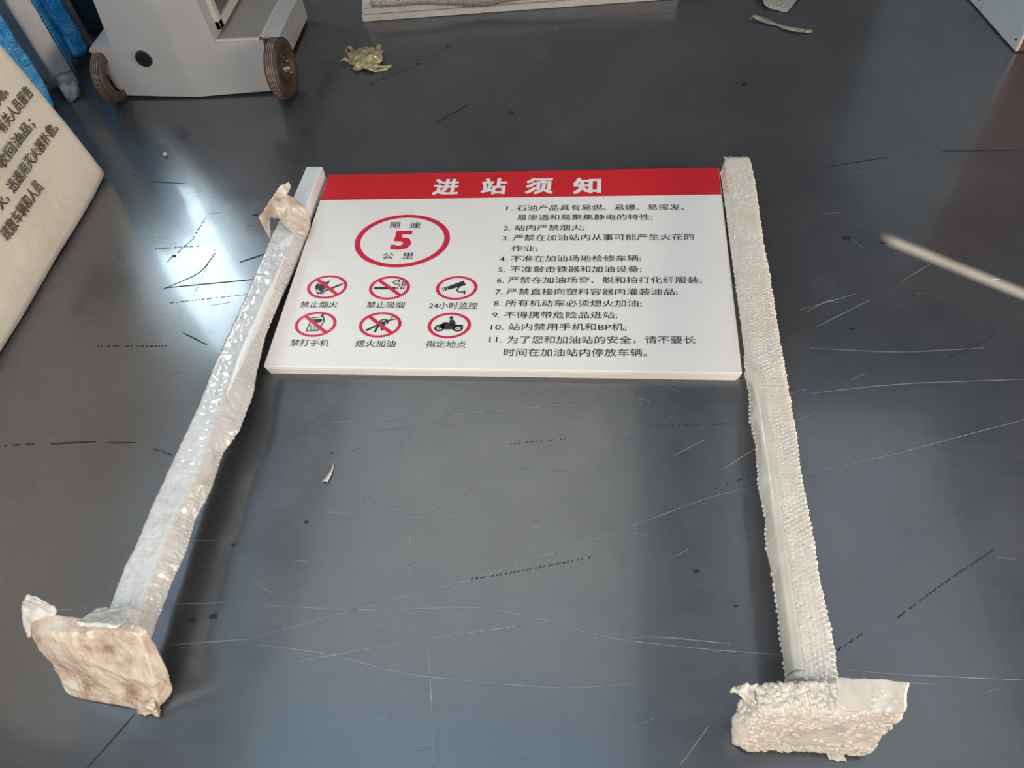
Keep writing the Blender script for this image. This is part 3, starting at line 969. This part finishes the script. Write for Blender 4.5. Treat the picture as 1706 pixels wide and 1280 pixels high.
# foot plate wrapping
RF = [Vector(p) for p in [(.246, .279, .002), (.468, .282, .002), (.248, .345, .002), (.478, .350, .002), (.252, .306, .186), (.488, .316, .180), (.238, .350, .186), (.502, .364, .192)]]
bm = bmesh.new()
hexa(bm, RF, 48, 16, 36)
wobble(bm, .007, 11, 6)
crumple(bm, .0050, 16, 8, 3)
for v in bm.verts:
    v.co.z = max(0.002, v.co.z)
foot = obj('foot_wrapping', bm, M['film_r'], rp, smooth=True)
foot_me = foot.data
bm = bmesh.new()
for p in foot_me.polygons:
    c = p.center.copy()
    n = p.normal.copy()
    u = (c.x - .246) / .24
    w = c.z / .19
    k = 0.0
    if n.z > .4:
        k = 0.95 if u < .52 else 0.30
    elif n.y < -.4:
        k = 0.85 if (w < .22 or w > .80 or (u < .28)) else (0.30 if u > .8 else 0.10)
        if u < .45 and w > .65:
            k = .8
    elif n.x > .4:
        k = .6
    elif n.x < -.4:
        k = .25
    elif n.y > .4:
        k = .5
    a = p.area
    if random.random() < k * min(1, a / 5.2e-5):
        s = random.uniform(.8, 1.25)
        dome(bm, c - n * .0006, n, .0052 * s, .0031 * s)
tag(obj('bubble', bm, M['film_r'], rp, smooth=True), None, None, kind='stuff')
# torn end, flat taped corner and hanging strips of the foot wrapping
bm = bmesh.new()
hexa(bm, [Vector(p) for p in [(.385, .322, .178), (.486, .322, .172), (.382, .368, .178), (.500, .368, .176), (.388, .316, .186), (.484, .318, .184), (.382, .368, .196), (.498, .366, .198)]], 40, 20, 5)
wobble(bm, .004, 20, 3)
crumple(bm, .003, 30, 3)
obj('clear_tape', bm, M['tape_clear'], rp, smooth=True)
bm = bmesh.new()
hexa(bm, [Vector(p) for p in [(.226, .333, .165), (.250, .325, .155), (.224, .345, .165), (.252, .350, .155), (.214, .338, .176), (.255, .325, .184), (.216, .342, .178), (.256, .352, .186)]], 18, 8, 8)
wobble(bm, .010, 60, 1)
crumple(bm, .004, 60, 1)
obj('film_tail', bm, M['film_r'], rp, smooth=True)
bm = bmesh.new()
hexa(bm, [Vector(p) for p in [(.238, .286, .004), (.256, .280, .004), (.238, .31, .004), (.256, .31, .004), (.232, .300, .060), (.256, .296, .140), (.232, .325, .060), (.256, .335, .14)]], 5, 5, 8)
wobble(bm, .004, 50, 7)
obj('film_ear', bm, M['film_r'], rp, smooth=True)
bm = bmesh.new()
hexa(bm, [Vector(p) for p in [(.400, .274, .003), (.432, .276, .003), (.400, .290, .003), (.435, .290, .003), (.405, .279, .008), (.430, .279, .010), (.405, .29, .008), (.43, .29, .010)]], 16, 10, 6)
wobble(bm, .006, 70, 2)
crumple(bm, .003, 60, 2)
for v in bm.verts:
    v.co.z = max(0.002, v.co.z)
obj('film_tail', bm, M['film_r'], rp, smooth=True)

# ------------------------------------------------------------------ wrapped board leaning at the left
TH = math.radians(9)
UPV = Vector((-math.sin(TH), 0, math.cos(TH)))
NV = Vector((math.cos(TH), 0, math.sin(TH)))
B0 = Vector((-1.653, 0, 0.0))
bt = thing('wrapped_board', 'large beige woven-wrapped board with printed lettering leaning at the left', 'board', (-1.68, 1.2, 0))


def face_pt(y, t, d=0.0):
    return B0 + Vector((0, y, 0)) + UPV * t + NV * d


bm = bmesh.new()
YA, YB, TT, TD = 0.35, 1.921, 1.30, 0.055
c = []
for t in (0, TT):
    for y in (YA, YB):
        for d in (-TD, 0):
            pass
corners = [face_pt(YA, 0.009, -TD), face_pt(YA, 0.0, 0), face_pt(YB, 0.009, -TD), face_pt(YB, 0.0, 0),
           face_pt(YA, TT, -TD), face_pt(YA, TT, 0), face_pt(YB, TT, -TD), face_pt(YB, TT, 0)]
hexa(bm, corners, 4, 80, 66, 0.03)
wobble(bm, .004, 6, 3, .0008, 50)
for v in bm.verts:
    v.co.z = max(0.001, v.co.z)
obj('woven_wrapping', bm, M['woven'], bt, smooth=True)


def board_text(s, y_first, y_last, t, em_t, bold=.02):
    bm = text_mesh(s, 1, 1, bold)
    n = len(s)
    ax, bx_ = min(v.co.x for v in bm.verts), max(v.co.x for v in bm.verts)
    ay, by = min(v.co.y for v in bm.verts), max(v.co.y for v in bm.verts)
    pitch = (y_last - y_first) / (n - 1)
    ya, yb = y_first - pitch * .46, y_last + pitch * .46
    for v in bm.verts:
        y = ya + (yb - ya) * (v.co.x - ax) / (bx_ - ax)
        tt = t + (v.co.y - (ay + by) / 2) / (by - ay) * em_t
        v.co = face_pt(y, tt, 0.0068)
    obj('printed_lettering', bm, M['stencil'], bt, recalc=False)


board_text('疏散车辆和人员', 1.4481, 1.6444, .177, .040)
board_text('火，迅速用灭火器扑救。', 1.510, 1.848, .2345, .037)
board_text('收回油品；', 1.6145, 1.782, .2925, .037)
board_text('有关人员报告', 1.7015, 1.8632, .348, .037)
board_text('现场。', 1.735, 1.7911, .400, .037)

# ------------------------------------------------------------------ wrapped packages behind it
def package(name, label, cat, foot, h, lean, mat, seed, amp=.006, part=None, z0=0.004, round_=0.12):
    t = thing(name, label, cat, (foot[0][0], foot[0][1], 0))
    bm = bmesh.new()
    a, b, c, d = foot   # front-left, front-right, back-left, back-right
    q = []
    for (x, y) in (a, b, c, d):
        q.append(Vector((x, y, z0)))
    for (x, y) in (a, b, c, d):
        q.append(Vector((x + lean[0], y + lean[1], h)))
    hexa(bm, q, 6, 10, 60, round_)
    wobble(bm, amp, 14, seed, amp * .35, 50)
    for v in bm.verts:
        v.co.z = max(0.002, v.co.z)
    obj(part or 'wrapping', bm, mat, t, smooth=True)
    return t


package('wrapped_package', 'blue bubble-wrapped flat panel standing directly behind the beige board', 'package',
        ((-2.10, 2.175), (-2.002, 2.283), (-2.155, 2.245), (-2.046, 2.338)), .80, (.03, -.02), M['blue'], 1)
p = package('wrapped_package', 'pale panel edge-on between two blue wrappings, clear film torn at its foot', 'package',
            ((-2.040, 2.388), (-1.992, 2.440), (-2.14, 2.432), (-2.065, 2.510)), .84, (.03, -.02), M['pale_board'], 2, .003, 'panel', 0.02, .05)
bm = bmesh.new()
hexa(bm, [Vector(q) for q in [(-1.994, 2.445, .03), (-1.985, 2.441, .03), (-2.050, 2.515, .03), (-2.022, 2.515, .03), (-1.961, 2.423, .84), (-1.953, 2.421, .84), (-2.02, 2.495, .84), (-1.99, 2.495, .84)]], 3, 6, 50)
wobble(bm, .004, 20, 3, .003, 60)
obj('blue_film_edge', bm, M['blue'], p, smooth=True)
bm = bmesh.new()
hexa(bm, [Vector(q) for q in [(-1.985, 2.325, .003), (-1.955, 2.355, .003), (-2.00, 2.36, .003), (-1.965, 2.39, .003), (-2.03, 2.37, .07), (-1.975, 2.42, .07), (-2.04, 2.39, .07), (-1.99, 2.445, .07)]], 8, 5, 8)
wobble(bm, .010, 25, 13, .006, 70)
for v in bm.verts:
    v.co.z = max(0.002, v.co.z)
obj('torn_clear_film', bm, M['clear'], p, smooth=True)
# blue roll: round section
t = thing('wrapped_roll', 'blue bubble-wrapped roll standing behind the pale panel', 'package', (-2.05, 2.57, 0))
bm = bmesh.new()
prev = None
cols = 20
for i in range(70):
    z = .02 + .86 * i / 69
    rr = .052 * min(1, (i + 1.5) / 4) * (1 + .06 * noise.noise(Vector((0, 0, z * 9))))
    cx, cy = -2.066 + .035 * z / .88, 2.602 - .02 * z / .88
    ring = [bm.verts.new((cx + rr * math.cos(2 * PI * k / cols), cy + rr * math.sin(2 * PI * k / cols), z)) for k in range(cols)]
    if prev:
        for k in range(cols):
            bm.faces.new((prev[k], prev[(k + 1) % cols], ring[(k + 1) % cols], ring[k]))
    else:
        bm.faces.new(ring)
    prev = ring
bm.faces.new(prev)
wobble(bm, .005, 25, 5, .003, 70)
for v in bm.verts:
    v.co.z = max(0.003, v.co.z)
obj('bubble_wrap', bm, M['blue'], t, smooth=True)
package('wrapped_package', 'grey film-wrapped panel standing between the blue roll and the navy panel', 'package',
        ((-2.145, 2.70), (-2.06, 2.69), (-2.21, 2.76), (-2.07, 2.74)), .86, (.03, -.02), M['grey_film'], 6, .004)
package('wrapped_package', 'dark navy wrapped panel standing beside the grey cart', 'package',
        ((-2.13, 2.80), (-1.955, 2.78), (-2.20, 2.90), (-1.96, 2.87)), .80, (.01, 0), M['navy'], 7, .004)

# ------------------------------------------------------------------ grey cart with wheels
ct = thing('equipment_cart', 'grey steel equipment cart on two brown rubber wheels', 'cart', (-1.48, 2.5, 0))
ZB = 0.2
bm = bmesh.new()
def fy(x):
    return 2.334 + .016 * min(1, abs(x + 1.486) / .3)


halves = ([(-1.783, .012), (-1.486, .006), (-1.486, 1.02), (-1.585, 1.02), (-1.718, ZB), (-1.800, ZB), (-1.812, .188), (-1.800, .165)],
          [(-1.486, .006), (-1.192, .012), (-1.188, .12), (-1.172, .150), (-1.168, ZB), (-1.335, ZB), (-1.335, 1.02), (-1.486, 1.02)])
for hf in halves:
    prism(bm, [(x, fy(x), z) for x, z in hf], [(x, 2.84, z) for x, z in hf])
bmesh.ops.remove_doubles(bm, verts=bm.verts, dist=1e-5)
# drop the two inner walls along the ridge
inner = [f for f in bm.faces if all(abs(v.co.x + 1.486) < 1e-4 for v in f.verts)]
bmesh.ops.delete(bm, geom=inner, context='FACES_ONLY')
obj('body', bm, M['cart'], ct)
# tray to the right of the tower
bm = bmesh.new()
bx(bm, -1.333, -1.178, 2.362, 2.84, ZB + .0005, ZB + .003)
obj('tray', bm, M['cart_dark'], ct)
bm = bmesh.new()
bx(bm, -1.340, -1.168, 2.350, 2.362, ZB, ZB + .008, .002)
bx(bm, -1.180, -1.168, 2.350, 2.85, ZB, ZB + .008, .002)
obj('tray_rim', bm, M['cream'], ct)
bm = bmesh.new()
prism(bm, [(-1.170, 2.372, .195), (-1.118, 2.372, .195), (-1.118, 2.86, .195), (-1.170, 2.86, .195)], [(-1.170, 2.368, .208), (-1.112, 2.372, .203), (-1.112, 2.86, .203), (-1.170, 2.86, .208)])
obj('wheel_fender', bm, M['cart'], ct)
# framed window on the tower's right face
bm = bmesh.new()
for (a, b, c2, d) in ((2.392, 2.80, ZB + .020, ZB + .050), (2.392, 2.80, .9, .922), (2.392, 2.420, ZB + .020, .922), (2.778, 2.80, ZB + .025, .922)):
    bx(bm, -1.335, -1.318, a, b, c2, d, .002)
fr = obj('display_frame', bm, M['cream'], ct)
bm = bmesh.new()
bx(bm, -1.334, -1.327, 2.414, 2.778, ZB + .047, .9)
obj('display_glass', bm, M['glass'], fr).location = (0, 0, 0)
# rubber plug
bm = bmesh.new()
r = bmesh.ops.create_cone(bm, cap_ends=True, segments=28, radius1=.030, radius2=.027, depth=.012)
for v in bm.verts:
    v.co = Vector((-1.616 + v.co.x, fy(-1.616) - .004 - v.co.z, .158 + v.co.y))
obj('rubber_plug', bm, M['plug'], ct)


def wheel(cx, cy, side, R=.102, wdt=.046):
    """axle along x; side = +1 shows its hub towards +x"""
    n = 48
    prof = [(-wdt / 2, R * .62), (-wdt / 2, R * .90), (-wdt / 2 + .006, R * .985)]
    for k in range(5):
        x0 = -wdt / 2 + .008 + k * .0068
        prof += [(x0, R), (x0 + .0040, R), (x0 + .0048, R * .965), (x0 + .0062, R * .965)]
    prof += [(wdt / 2 - .004, R * .975), (wdt / 2, R * .90), (wdt / 2, R * .66), (wdt / 2 - .010, R * .62), (wdt / 2 - .014, R * .50)]
    bm = bmesh.new()
    rings = []
    for x, rr in prof:
        rings.append([bm.verts.new((cx + side * x, cy + rr * math.cos(2 * PI * i / n), R + .002 + rr * math.sin(2 * PI * i / n))) for i in range(n)])
    for a, b in zip(rings, rings[1:]):
        for i in range(n):
            bm.faces.new((a[i], a[(i + 1) % n], b[(i + 1) % n], b[i]))
    w = obj('wheel', bm, M['rubber'], ct, smooth=True)
    bm = bmesh.new()
    for k in range(4):
        x0 = -wdt / 2 + .008 + k * .0068 + .0052
        for sgn in (0,):
            a = [bm.verts.new((cx + side * x0, cy + R * .998 * math.cos(2 * PI * i / n), R + .002 + R * .998 * math.sin(2 * PI * i / n))) for i in range(n)]
            b = [bm.verts.new((cx + side * (x0 + .0018), cy + R * .998 * math.cos(2 * PI * i / n), R + .002 + R * .998 * math.sin(2 * PI * i / n))) for i in range(n)]
            for i in range(n):
                bm.faces.new((a[i], a[(i + 1) % n], b[(i + 1) % n], b[i]))
    obj('tread_rib', bm, M['rib'], w, smooth=True).location = (0, 0, 0)
    bm = bmesh.new()
    prof = [(wdt / 2 - .013, R * .60), (wdt / 2 - .016, R * .44), (wdt / 2 - .004, R * .36), (wdt / 2 - .004, R * .26), (wdt / 2 - .012, R * .20), (wdt / 2 - .002, R * .12), (wdt / 2 - .002, 0.001)]
    rings = []
    for x, rr in prof:
        rings.append([bm.verts.new((cx + side * x, cy + rr * math.cos(2 * PI * i / n), R + .002 + rr * math.sin(2 * PI * i / n))) for i in range(n)])
    for a, b in zip(rings, rings[1:]):
        for i in range(n):
            bm.faces.new((a[i], a[(i + 1) % n], b[(i + 1) % n], b[i]))
    obj('hub', bm, M['hub'], w, smooth=True).location = (0, 0, 0)
    bm = bmesh.new()
    for (dy, dz, rr, hh) in ((0, 0, .011, .014), (-.022, .004, .0045, .008), (.010, -.022, .0045, .008), (.012, .020, .0045, .008)):
        bmesh.ops.create_cone(bm, cap_ends=True, segments=6, radius1=rr, radius2=rr * .85, depth=hh,
                              matrix=Matrix.Translation((cx + side * (wdt / 2 + .003), cy + dy, R + .002 + dz)) @ Matrix.Rotation(PI / 2, 4, 'Y'))
    obj('axle_nut', bm, M['chrome'], w).location = (0, 0, 0)


wheel(-1.133, 2.338, 1, .101)
wheel(-1.784, 2.352, -1, .090)

# ------------------------------------------------------------------ stack of sheets at the back
ang = math.radians(3.1)
D1 = Vector((math.cos(ang), math.sin(ang), 0))
D2 = Vector((-math.sin(ang), math.cos(ang), 0))
S0 = Vector((-0.961, 2.8076, 0))
names = ['bottom sheet of the pale board stack at the back', 'middle sheet of the pale board stack at the back', 'top sheet of the pale board stack, under grey netting']
for k in range(3):
    bm = bmesh.new()
    z0, z1 = .001 + k * .0262, .001 + k * .0262 + .0245
    sh = (0, .006, .014)[k]
    off = (0, .004, -.002)[k]
    a = S0 + D1 * sh + D2 * off
    L, W = 1.215 - k * .01, .85
    pts = [a, a + D1 * L, a + D1 * L + D2 * W, a + D2 * W]
    prism(bm, [(p.x, p.y, z0) for p in pts], [(p.x, p.y, z1) for p in pts])
    bmesh.ops.bevel(bm, geom=bm.edges[:], offset=.002, segments=2, affect='EDGES')
    tag(obj('board_sheet', bm, M['sheet']), names[k], 'board', 'pale boards stacked flat at the back')
# netting draped over the stack
bm = bmesh.new()
DR = [(.055, .060), (.25, .056), (.36, .044), (.47, .030), (.56, .040), (.72, .054), (.95, .066), (1.17, .074)]
rows = []
nx = 60
for i in range(nx + 1):
    u = .05 + 1.12 * i / nx
    for (a, za), (b, zb) in zip(DR, DR[1:]):
        if u <= b:
            break
    zl = za + (zb - za) * max(0, (u - a) / (b - a))
    col = []
    for (dd, zz) in ((-.010, zl), (-.010, (zl + .083) / 2), (-.006, .084), (.02, .086), (.15, .087), (.4, .086), (.75, .086)):
        p = S0 + D1 * u + D2 * dd
        zz += noise.noise(Vector((u * 20, dd * 20, 1))) * .002
        col.append(bm.verts.new((p.x, p.y + noise.noise(Vector((u * 30, zz * 60, 4))) * .002, zz)))
    rows.append(col)
for a, b in zip(rows, rows[1:]):
    for k in range(6):
        bm.faces.new((a[k], b[k], b[k + 1], a[k + 1]))
o = tag(obj('foam_netting', bm, M['foam'], smooth=True), 'grey foam netting draped over the pale board stack', 'netting')
sm = o.modifiers.new('thickness', 'SOLIDIFY'); sm.thickness = .002


def sheet_thing(name, label, cat, outline, zs, mat, amp=.003, freq=40, cuts=3, thick=.0008, seed=1.0):
    bm = bmesh.new()
    c = sum((Vector((x, y, z)) for (x, y), z in zip(outline, zs)), Vector()) / len(outline)
    ctr = bm.verts.new(c)
    vs = [bm.verts.new((x, y, z)) for (x, y), z in zip(outline, zs)]
    for i in range(len(vs)):
        bm.faces.new((ctr, vs[i], vs[(i + 1) % len(vs)]))
    bmesh.ops.subdivide_edges(bm, edges=bm.edges[:], cuts=cuts, use_grid_fill=True)
    wobble(bm, amp, freq, seed)
    for v in bm.verts:
        v.co.z = max(0.0015, v.co.z)
    o = tag(obj(name, bm, mat, smooth=True), label, cat)
    sm = o.modifiers.new('thickness', 'SOLIDIFY'); sm.thickness = thick
    return o


sheet_thing('foam_scrap', 'grey foam netting piece on the floor right of the board stack', 'scrap',
            [(.535, 2.86), (.556, 2.785), (.572, 2.772), (.630, 2.742), (.650, 2.775), (.700, 2.86), (.72, 2.98), (.53, 2.98)],
            [.02, .012, .004, .003, .004, .012, .03, .03], M['foam'], .004)
# crumpled yellow cellophane lump
t = thing('cellophane_scrap', 'crumpled yellow cellophane tape on the dark floor right of the cart', 'scrap', (-.90, 2.53, 0))
bm = bmesh.new()
bmesh.ops.create_icosphere(bm, subdivisions=4, radius=1)
for v in bm.verts:
    p = v.co.copy()
    d = 1 + .38 * noise.noise(p * 2.0 + Vector((3, 1, 0))) + .16 * noise.noise(p * 6)
    v.co = Vector((-.893 + p.x * .062 * d, 2.528 + p.y * .062 * d, max(.002, .016 + p.z * .024 * d)))
obj('crumpled_tape', bm, M['flake'], t)
for pts, wd in (([(-.945, 2.575, .012), (-.968, 2.60, .02), (-.985, 2.605, .012), (-.978, 2.585, .004)], .014), ([(-.95, 2.52, .010), (-.975, 2.528, .016), (-.992, 2.532, .006)], .012),
                ([(-.86, 2.495, .012), (-.84, 2.485, .006), (-.81, 2.483, .004), (-.79, 2.49, .003)], .010), ([(-.87, 2.475, .006), (-.845, 2.462, .003), (-.80, 2.475, .003)], .012), ([(-.86, 2.585, .025), (-.845, 2.593, .018)], .02)):
    bm = bmesh.new()
    prev = None
    for i, (x, y, z) in enumerate(pts):
        v = (bm.verts.new((x, y - wd / 2, z)), bm.verts.new((x + .003, y + wd / 2, z + .004)))
        if prev:
            bm.faces.new((prev[0], prev[1], v[1], v[0]))
        prev = v
    bmesh.ops.subdivide_edges(bm, edges=bm.edges[:], cuts=2, use_grid_fill=True)
    o = obj('tape_end', bm, M['flake'], t, smooth=True)
    sm = o.modifiers.new('thickness', 'SOLIDIFY'); sm.thickness = .0008
# long twisted tape strip
bm = bmesh.new()
ctrl = [(.497, 2.700, .004, .006), (.508, 2.712, .012, .010), (.528, 2.705, .008, .032), (.560, 2.684, .006, .034), (.588, 2.660, .004, .010), (.606, 2.640, .006, .018), (.640, 2.622, .008, .024), (.672, 2.616, .005, .022), (.700, 2.612, .003, .014)]
prev = None
for x, y, z, wd in ctrl:
    v = [bm.verts.new((x - wd * .2, y - wd / 2, z)), bm.verts.new((x, y, z + .006)), bm.verts.new((x + wd * .2, y + wd / 2, z + .002))]
    if prev:
        for k in range(2):
            bm.faces.new((prev[k], prev[k + 1], v[k + 1], v[k]))
    prev = v
o = tag(obj('tape_strip', bm, M['strip'], smooth=True), 'twisted grey-green tape strip on the floor below the foam netting piece', 'scrap')
sm = o.modifiers.new('thickness', 'SOLIDIFY'); sm.thickness = .0008

# grit and shavings
bm = bmesh.new()
bmesh.ops.create_icosphere(bm, subdivisions=2, radius=.0075)
for v in bm.verts:
    v.co = v.co * (1 + .25 * noise.noise(v.co * 200)) + Vector((-1.4877, 2.0068, .0078))
tag(obj('grit_lump', bm, M['grit'], smooth=True), 'small round pale lump on the dark floor below the cart', 'debris')
bm = bmesh.new()
prev = None
for i in range(9):
    a = i / 8
    x = -.632 - .012 * a + .004 * math.sin(a * 3)
    y = .842 - .052 * a
    wd = .014 * a + .001
    v = [bm.verts.new((x - wd / 2, y, .002 + .002 * a)), bm.verts.new((x, y + .001, .006)), bm.verts.new((x + wd / 2, y, .002 + .003 * a))]
    if prev:
        for k in range(2):
            bm.faces.new((prev[k], prev[k + 1], v[k + 1], v[k]))
    prev = v
o = tag(obj('plastic_shaving', bm, M['paper'], smooth=True), 'small curved cream shaving on the floor below the notice panel', 'debris')
sm = o.modifiers.new('thickness', 'SOLIDIFY'); sm.thickness = .0008

# ------------------------------------------------------------------ cabinet at the top right corner
cb = thing('cabinet', 'pale grey metal cabinet with brown side at the top right corner', 'cabinet', (1.5, 2.8, 0))
A = Vector((1.313, 2.443, .004)); Bv = Vector((1.2285, 2.92, .004))
d = (Bv - A).normalized(); nrm = Vector((d.y, -d.x, 0)) if d.y < 0 else Vector((-d.y, d.x, 0))
inn = -nrm if nrm.x < 0 else nrm
back = inn * .38


def cab_slab(bm, s0, s1, z0, z1, d0, d1):
    p = [A + d * s0 + inn * d0, A + d * s1 + inn * d0, A + d * s1 + inn * d1, A + d * s0 + inn * d1]
    prism(bm, [(q.x, q.y, z0) for q in p], [(q.x, q.y, z1) for q in p])


bm = bmesh.new(); cab_slab(bm, .012, .9, .004, 1.1, .014, .38)
obj('carcass', bm, M['cabinet'], cb)
for s0, s1 in ((.0, .255), (.258, .58), (.583, .9)):
    bm = bmesh.new(); cab_slab(bm, s0, s1, .004, 1.1, 0, .013)
    bmesh.ops.bevel(bm, geom=bm.edges[:], offset=.002, segments=2, affect='EDGES')
    f = obj('front_panel', bm, M['cabinet'], cb)
    bm = bmesh.new()
    for (ss, zz) in ((s0 + .02, .035),):
        c0 = A + d * ss - inn * .001
        bmesh.ops.create_uvsphere(bm, u_segments=10, v_segments=6, radius=.004, matrix=Matrix.Translation((c0.x, c0.y, zz)))
    obj('rivet', bm, M['plug'], f).location = (0, 0, 0)
bm = bmesh.new()
p = [A + inn * .014 - d * .001, A + inn * .38 - d * .001, A + inn * .38 + d * .012, A + inn * .014 + d * .012]
prism(bm, [(q.x, q.y, .004) for q in p], [(q.x, q.y, 1.1) for q in p])
obj('side_panel', bm, M['brown'], cb)
sheet_thing('film_scrap', 'small pale film scrap on the floor below the cabinet at the right edge', 'scrap',
            [(1.325, 2.36), (1.335, 2.29), (1.322, 2.255), (1.37, 2.22), (1.42, 2.28), (1.40, 2.36)], [.004, .02, .004, .015, .02, .006], M['pale_board'], .004)

for o in list(bpy.data.objects):
    if '_w' in o:
        del o['_w']
